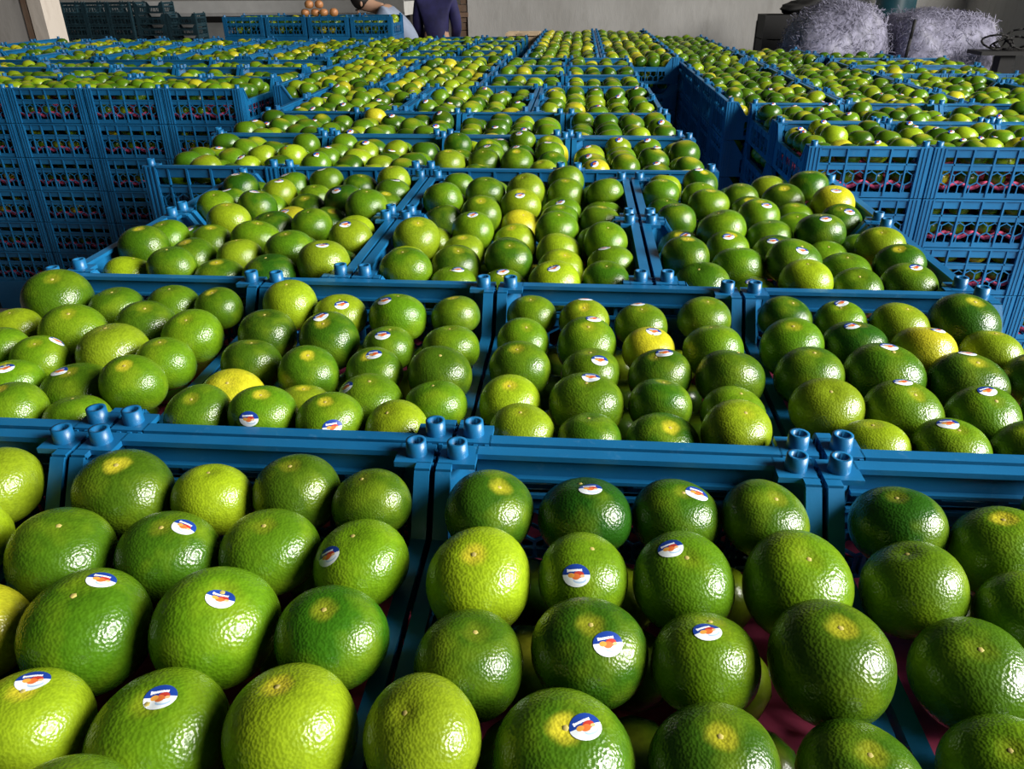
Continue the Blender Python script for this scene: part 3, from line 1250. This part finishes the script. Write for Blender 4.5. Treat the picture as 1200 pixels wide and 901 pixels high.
V = np.concatenate(sv)
Cc = np.concatenate(sc)
me = bpy.data.meshes.new('mandarin_mass')
me.from_pydata(V.tolist(), [], sf)
for k in ('peel_stuff', 'st_blue', 'st_white', 'st_orange'):
    me.materials.append(M[k])
me.polygons.foreach_set('material_index', sm)
me.polygons.foreach_set('use_smooth', [True] * len(sf))
at = me.color_attributes.new('tint', 'FLOAT_COLOR', 'POINT')
at.data.foreach_set('color', np.concatenate([Cc, np.ones((len(Cc), 1))], 1).astype(np.float32).ravel())
me.update()
o = put('mandarins', me)
tag(o, 'green and yellow mandarins filling all the crates farther back', 'mandarins')
o['kind'] = 'stuff'


# ------------------------------------------------------------------ pink moulded trays under the fruit
def tray_mesh(ax, ay, skirt):
    nx, ny = 24, 30
    w, l = CW / 2 - .014, CL / 2 - .016
    vs, fs = [], []
    for j in range(ny + 1):
        for i in range(nx + 1):
            x, y = -w + 2 * w * i / nx, -l + 2 * l * j / ny
            z = ax * math.cos((x / (2 * w) + .5) * 4 * 2 * math.pi) * .5 + ay * math.cos((y / (2 * l) + .5) * 5 * 2 * math.pi) * .5
            vs.append((x, y, z))
    for j in range(ny):
        for i in range(nx):
            a = j * (nx + 1) + i
            fs.append((a, a + 1, a + nx + 2, a + nx + 1))
    n = len(vs)
    vs += [(x, y, z - (skirt if abs(x) > w * .99 or abs(y) > l * .99 else .0015)) for x, y, z in vs]
    rim = [i for i in range(nx + 1)] + [j * (nx + 1) + nx for j in range(1, ny + 1)] + [ny * (nx + 1) + i for i in range(nx - 1, -1, -1)] + [j * (nx + 1) for j in range(ny - 1, 0, -1)]
    fs += [tuple(q + n for q in reversed(t)) for t in fs[:]]
    fs += [(rim[i - 1] + n, rim[i] + n, rim[i], rim[i - 1]) for i in range(len(rim))]
    return MB().add(vs, fs).mesh('pink_tray', M['tray'], True)


TRAY = tray_mesh(.018, .012, .012)          # deep cups, seen through the lattice
TRAY_FLAT = tray_mesh(.006, .004, .004)     # under the fruit of the first rows
for c in CRATES:
    if getattr(c, 'done', False) or getattr(c, 'face', False) or getattr(c, 'topface', False):
        low = not getattr(c, 'done', False)
        t = put('moulded_tray', TRAY if low else TRAY_FLAT, None, (c.x, c.y, c.z + (.038 if low else .020)), c.a)
        tag(t, 'pink tray in ' + c.label.replace('blue lattice ', '').replace('blue ', ''), 'tray', 'pink trays')

# ------------------------------------------------------------------ bale of shredded paper
def lumpy(name, centre, size, seed, mat, nu=48, nv=32, power=7.0, amp=.03):
    r = random.Random(seed)
    ph = [r.uniform(0, 6.28) for _ in range(8)]
    d, f = sphere_dirs(nu, nv)
    vs = []
    for q in d:
        x, y, z = q
        k = (abs(x) ** power + abs(y) ** power + abs(z) ** power) ** (-1 / power)
        k *= 1 + amp * (math.sin(3 * x + ph[0]) * math.sin(4 * z + ph[1]) + .6 * math.sin(7 * y + ph[2]) * math.sin(6 * x + ph[3]) + .4 * math.sin(11 * z + ph[4] + 5 * x))
        vs.append((centre[0] + x * k * size[0], centre[1] + y * k * size[1], centre[2] + z * k * size[2]))
    return MB().add(vs, f).mesh(name, mat, True), vs


def bale(x, y, z0, size, seed, label, ragged, power):
    root = put('paper_bale', None, None, (x, y, z0))
    me, vs = lumpy('paper_core', (0, 0, size[2]), size, seed, M['paper_core'], power=power)
    put('core', me, root)
    r = random.Random(seed + 1)
    mb = MB()
    vv = [Vector(p) for p in vs if p[2] > size[2] * .9]
    for _ in range(5200):
        p = r.choice(vv) + Vector((r.uniform(-.03, .03), r.uniform(-.03, .03), r.uniform(-.03, .03)))
        n = Vector((p.x / size[0], p.y / size[1], (p.z - size[2]) / size[2])).normalized()
        t = Vector((r.gauss(0, 1), r.gauss(0, 1), r.gauss(0, 1)))
        t = (t - n * t.dot(n) * .75).normalized()
        s = t.cross(n).normalized() * .0022
        ln = r.uniform(.03, .085)
        curl = r.uniform(-.6, .6)
        pts = []
        for q in range(4):
            u = q / 3
            pts.append(p + t * ln * (u - .5) + n * (.004 + ragged * r.uniform(0, 1) * (1 - (2 * u - 1) ** 2)) + s * curl * 20 * (u - .5) ** 2)
        vs2, fs2 = [], []
        for pt in pts:
            vs2 += [pt - s, pt + s]
        for q in range(3):
            fs2.append((2 * q, 2 * q + 1, 2 * q + 3, 2 * q + 2))
        mb.add(vs2, fs2)
    sh = put('paper_strips', mb.mesh('paper_strips', M['paper']), root)
    sh['kind'] = 'stuff'
    me, _ = lumpy('film', (0, 0, size[2] + .005), (size[0] + .015, size[1] + .015, size[2] + .012), seed, M['film'], power=power, amp=.06)
    put('clear_film', me, root)
    tag(root, label, 'paper bale', 'bales of shredded paper')
    return root


bale(2.02, 6.25, 0, (.375, .42, .675), 3, 'ragged lavender shredded paper bale next to the black crate', .018, 3.6)
bale(2.785, 6.25, 0, (.345, .40, .650), 5, 'smoother lavender shredded paper bale next to the wall corner', .008, 7.0)
strap = MB()
for i in range(10):
    z0, z1 = i * .128, (i + 1) * .128
    x0, x1 = 2.40 + .05 * (z0 - .6), 2.40 + .05 * (z1 - .6)
    strap.cyl((x0, 5.785, z0), (x1, 5.785, z1), .012, .012, 8)
tag(put('black_rope', strap.mesh('black_rope', M['black'], True)), 'black rope hanging between the two paper bales', 'rope')


# black crate with a crumpled sack on it, behind the ragged bale
def black_crate():
    root = put('black_crate', None, None, (1.87, 7.45, 0))
    b = MB()
    b.box(-.20, .20, -.18, .18, 0, .03)
    put('base', b.mesh('black_base', M['black']), root)
    for s in (-1, 1):
        p = MB()
        for z in (.20, .45, .70, .95, 1.16):
            p.box(-.20, .20, min(s * .18, s * .165), max(s * .18, s * .165), z - .10, z + .10)
        put('side_panel', p.mesh('black_side', M['black']), root)
        q = MB()
        for z in (.20, .45, .70, .95, 1.16):
            q.box(min(s * .20, s * .185), max(s * .20, s * .185), -.165, .165, z - .10, z + .10)
        put('side_panel', q.mesh('black_side', M['black']), root)
        for t in (-1, 1):
            put('corner_post', MB().box(min(s * .205, s * .165), max(s * .205, s * .165), min(t * .185, t * .15), max(t * .185, t * .15), .03, 1.20).mesh('black_post', M['black']), root)
    tag(root, 'tall black slatted crate standing behind the ragged paper bale', 'crate')


black_crate()
me, _ = lumpy('black_sack', (0, 0, .06), (.20, .12, .06), 9, M['black'], 28, 18, 2.2, .12)
o = put('black_sack', me, None, (2.03, 7.42, 1.270))
o.rotation_euler = (0, -.12, 0)
tag(o, 'crumpled black sack lying on the black crate', 'sack')
sup = MB().box(-.13, .13, -.13, .13, 0, 1.0)
sup.box(-.15, .15, -.15, .15, 1.0, 1.10)
tag(put('black_bin', sup.mesh('black_bin', M['black']), None, (2.30, 7.35, 0)), 'black lidded bin beside the black slatted crate', 'bin')


def drum(x, y, r, h, mat, label):
    mb = MB()
    prof = [(0, 0), (r * .96, 0), (r, .03), (r, h * .32), (r * 1.03, h * .335), (r, h * .35), (r, h * .65), (r * 1.03, h * .665), (r, h * .68), (r, h - .04), (r * .96, h), (r * .9, h), (r * .9, h - .02), (0, h - .02)]
    n = 28
    vs = [(q[0] * math.cos(2 * math.pi * i / n), q[0] * math.sin(2 * math.pi * i / n), q[1]) for q in prof for i in range(n)]
    fs = [(k * n + i, k * n + (i + 1) % n, (k + 1) * n + (i + 1) % n, (k + 1) * n + i) for k in range(len(prof) - 1) for i in range(n)]
    root = put('plastic_drum', mb.add(vs, fs).mesh('plastic_drum', mat, True), None, (x, y, 0))
    put('lid', MB().cyl((0, 0, h - .019), (0, 0, h + .02), r * .88, r * .86, 28).mesh('drum_lid', mat), root)
    tag(root, label, 'drum')


drum(3.12, 8.2, .19, 1.62, M['teal'], 'dark teal plastic drum standing behind the paper bales')

# coil of black cable by the right wall
cb = MB()
r = random.Random(4)
for q in range(5):
    cx, rad = 3.05 + r.uniform(-.10, .12), r.uniform(.04, .10)
    cz = 1.094 + rad * .75
    pts = [Vector((cx + rad * math.cos(t) * 1.3, 5.62 + .05 * math.sin(2 * t + q), cz + rad * math.sin(t) * .75)) for t in np.linspace(0, 6.2, 15)]
    for a, b in zip(pts[:-1], pts[1:]):
        cb.cyl(a, b, .007, .007, 6)
tag(put('black_cable', cb.mesh('black_cable', M['black'], True)), 'tangled coil of black cable on a post by the wall corner', 'cable')
ps = put('wooden_post', None, None, (3.05, 5.62, 0))
put('post', MB().box(-.05, .05, -.05, .05, .03, 1.06).mesh('post', M['black']), ps)
put('cap', MB().box(-.22, .22, -.12, .12, 1.06, 1.085).mesh('post_cap', M['black']), ps)
put('foot', MB().box(-.16, .16, -.16, .16, 0, .03).mesh('post_foot', M['black']), ps)
tag(ps, 'dark stand with a flat top carrying the black cable', 'stand')


# pale wooden box between the two blocks
def wooden_box():
    root = put('wooden_box', None, None, (-.545, 7.35, 0))
    for s in (-1, 1):
        for t in (-1, 1):
            put('corner_batten', MB().box(min(s * .14, s * .115), max(s * .14, s * .115), min(t * .2, t * .17), max(t * .2, t * .17), 0, 1.10).mesh('batten', M['wood']), root)
    pl = MB().box(-.15, .15, -.008, .008, 0, .098).mesh('box_plank', M['wood'])
    pe = MB().box(-.008, .008, -.2, .2, 0, .098).mesh('box_end_plank', M['wood'])
    for k in range(10):
        for s in (-1, 1):
            put('plank', pl, root, (0, s * .208, .01 + k * .109))
            put('plank', pe, root, (s * .1485, 0, .01 + k * .109))
    for k in range(3):
        put('lid_plank', MB().box(-.155 + k * .105, -.055 + k * .105, -.216, .216, 1.10, 1.118).mesh('lid_plank', M['wood']), root)
    tag(root, 'tall pale wooden plank box in the gap before plaster wall', 'box')


wooden_box()


# ------------------------------------------------------------------ white sorting table far behind
def sorting_table():
    root = put('sorting_table', None, None, (-6.2, 14.2, 0))
    put('top', MB().box(-3.6, 3.2, -.5, .5, 1.04, 1.25).mesh('table_top', M['white']), root)
    put('edge_rail', MB().box(-3.6, 3.2, -.53, -.5, 1.09, 1.28).mesh('edge_rail', M['white']), root)
    put('shade_band', MB().box(-3.5, 3.1, -.44, .44, .94, 1.04).mesh('shade_band', M['black']), root)  # black box stands in for the shadow beneath the white top
    for k in range(5):
        put('side_panel', MB().box(-3.45 + k * 1.31, -2.24 + k * 1.31, -.42, .42, .25, .94).mesh('table_panel', M['grey']), root)
        for s in (-1, 1):
            put('leg', MB().box(-3.4 + k * 1.31, -3.32 + k * 1.31, min(s * .40, s * .34), max(s * .40, s * .34), 0, .25).mesh('table_leg', M['grey']), root)
    tag(root, 'long white sorting table with grey panels behind the dark crates', 'table')


sorting_table()
pw = put('white_post', MB().box(-.03, .03, -.03, .03, 0, 3.2).mesh('white_post', M['white']), None, (-1.86, 9.4, 0))
put('base_plate', MB().box(-.09, .09, -.09, .09, 0, .015).mesh('post_plate', M['white']), pw)
tag(pw, 'slim white post standing between the two people', 'post')


# ------------------------------------------------------------------ two people working at the back
def skin_mesh(name, pts, edges, rad, mat, parent, root_i=0, sub=2):
    me = bpy.data.meshes.new(name)
    me.from_pydata(pts, edges, [])
    o = put(name, me, parent)
    md = o.modifiers.new('skin', 'SKIN')
    for i, v in enumerate(me.skin_vertices[0].data):
        rr = rad[i]
        v.radius = rr if isinstance(rr, tuple) else (rr, rr)
        v.use_root = i == root_i
    md.use_smooth_shade = True
    s = o.modifiers.new('subsurf', 'SUBSURF')
    s.levels = s.render_levels = sub
    me.materials.append(mat)
    return o


def person(loc, joints, shirt, trousers, label):
    J = joints
    root = put('person', None, None, loc)
    names = ['pelvis', 'waist', 'chest', 'neck', 'head', 'crown', 'lsh', 'lel', 'lwr', 'rsh', 'rel', 'rwr', 'lhip', 'lkn', 'lan', 'lto', 'rhip', 'rkn', 'ran', 'rto']
    pts = [J[n] for n in names]
    ix = {n: i for i, n in enumerate(names)}
    E = [('pelvis', 'waist'), ('waist', 'chest'), ('chest', 'neck'), ('neck', 'head'), ('head', 'crown'), ('chest', 'lsh'), ('lsh', 'lel'), ('lel', 'lwr'),
         ('chest', 'rsh'), ('rsh', 'rel'), ('rel', 'rwr'), ('pelvis', 'lhip'), ('lhip', 'lkn'), ('lkn', 'lan'), ('lan', 'lto'), ('pelvis', 'rhip'), ('rhip', 'rkn'), ('rkn', 'ran'), ('ran', 'rto')]
    edges = [(ix[a], ix[b]) for a, b in E]
    rad = dict(pelvis=.125, waist=.115, chest=.135, neck=.052, head=.088, crown=.062, lsh=.062, lel=.042, lwr=.030, rsh=.062, rel=.042, rwr=.030,
               lhip=.085, lkn=.058, lan=.042, lto=.036, rhip=.085, rkn=.058, ran=.042, rto=.036)
    # five fingers on each hand
    rl = [rad[n] for n in names]
    for side in 'lr':
        w = Vector(J[side + 'wr'])
        d = (w - Vector(J[side + 'el'])).normalized()
        s = d.cross(Vector((0, 0, 1)))
        s = s.normalized() if s.length > .1 else Vector((0, 1, 0))
        pts.append(tuple(w + d * .075)); rl.append(.030); palm = len(pts) - 1
        edges.append((ix[side + 'wr'], palm))
        for q, (off, ln) in enumerate(((-.027, .062), (-.009, .072), (.009, .068), (.027, .054))):
            a = w + d * .085 + s * off
            pts.append(tuple(a + d * ln * .5)); rl.append(.009); edges.append((palm, len(pts) - 1))
            pts.append(tuple(a + d * ln + Vector((0, 0, -.012)))); rl.append(.008); edges.append((len(pts) - 2, len(pts) - 1))
        pts.append(tuple(w + d * .06 + s * .048)); rl.append(.011); edges.append((palm, len(pts) - 1))
    skin_mesh('body', pts, edges, rl, M['skin'], root)

    def sub(nm, keys, grow, mat):
        k = {n: i for i, n in enumerate(keys)}
        ee = [(k[a], k[b]) for a, b in E if a in k and b in k]
        skin_mesh(nm, [J[n] for n in keys], ee, [rad[n] + grow for n in keys], mat, root)
    sub('shirt', ['pelvis', 'waist', 'chest', 'lsh', 'lel', 'lwr', 'rsh', 'rel', 'rwr'], .018, shirt)
    sub('trousers', ['pelvis', 'lhip', 'lkn', 'lan', 'rhip', 'rkn', 'ran'], .020, trousers)
    for side in 'lr':
        a, b = Vector(J[side + 'an']), Vector(J[side + 'to'])
        skin_mesh('shoe', [tuple(a + (a - b) * .15 + Vector((0, 0, -.02))), tuple((a + b) / 2 + Vector((0, 0, -.01))), tuple(b)], [(0, 1), (1, 2)], [.045, .048, .040], M['black'], root)
    h, c = Vector(J['head']), Vector(J['crown'])
    ax = (c - h).normalized()
    f = Vector(J['face']).normalized()
    hm, _ = lumpy('hair', tuple(h + ax * .045 - f * .018), (.102, .104, .10), 21, M['hair'], 24, 16, 2.0, .02)
    put('hair', hm, root)
    side = ax.cross(f).normalized()
    for nm, off, sz, mt in (('nose', f * .098 + ax * .0, (.014, .014, .022), 'skin'), ('mouth', f * .088 - ax * .045, (.022, .022, .006), 'orange'),
                            ('eye', f * .088 + ax * .022 + side * .032, (.011, .011, .008), 'black'), ('eye', f * .088 + ax * .022 - side * .032, (.011, .011, .008), 'black'),
                            ('ear', side * .092, (.014, .014, .026), 'skin'), ('ear', -side * .092, (.014, .014, .026), 'skin')):
        m2, _ = lumpy(nm, tuple(h + off), sz, 3, M[mt], 10, 8, 2.0, 0)
        put(nm, m2, root)
    tag(root, label, 'person')


person((-1.53, 8.25, 0), dict(pelvis=(0, 0, .95), waist=(0, 0, 1.10), chest=(0, .0, 1.30), neck=(0, .01, 1.47), head=(0, .03, 1.58), crown=(0, .03, 1.67), face=(0, 1, 0),
       lsh=(-.17, .0, 1.39), lel=(-.21, .04, 1.12), lwr=(-.16, .22, .98), rsh=(.17, .0, 1.39), rel=(.21, .04, 1.12), rwr=(.16, .22, .98),
       lhip=(-.09, 0, .88), lkn=(-.10, .02, .49), lan=(-.10, -.01, .09), lto=(-.11, .14, .045), rhip=(.09, 0, .88), rkn=(.10, .02, .49), ran=(.10, -.01, .09), rto=(.11, .14, .045)),
       M['navy'], M['navy'], 'standing person in navy clothing beside the broken wall end')
person((-1.78, 7.75, 0), dict(pelvis=(.06, 0, .93), waist=(.02, 0, 1.06), chest=(-.10, 0, 1.24), neck=(-.27, 0, 1.33), head=(-.39, 0, 1.36), crown=(-.46, 0, 1.42), face=(-.6, 0, -.8),
       lsh=(-.14, -.17, 1.28), lel=(-.28, -.20, 1.02), lwr=(-.44, -.16, .90), rsh=(-.14, .17, 1.28), rel=(-.28, .20, 1.02), rwr=(-.44, .16, .90),
       lhip=(.07, -.09, .87), lkn=(.0, -.10, .49), lan=(.06, -.10, .09), lto=(-.09, -.11, .045), rhip=(.07, .09, .87), rkn=(.0, .10, .49), ran=(.06, .10, .09), rto=(-.09, .11, .045)),
       M['pale_blue'], M['trouser'], 'person in pale blue shirt bending over the raised row of crates')
# a few ripe orange fruits heaped on the raised row
for k in range(6):
    i = k % len(VAR)
    mb = MB().add((fruit_point(VAR[i], LOD[1][0]) * .042).tolist(), LOD[1][1])
    o = put('ripe_orange', mb.mesh('ripe_orange', M['orange'], True), None, (-2.52 + .087 * (k % 4) + .0435 * (k // 4), 6.98 + .02 * (k % 2), ZT + PH + .012 + .066 * (k // 4)))
    tag(o, 'ripe orange mandarin heaped on the raised row of crates', 'mandarin', 'ripe mandarins on the raised row')
print('crates', len(CRATES), 'mass verts', len(V), 'faces', len(sf), 'single crates', len(single))
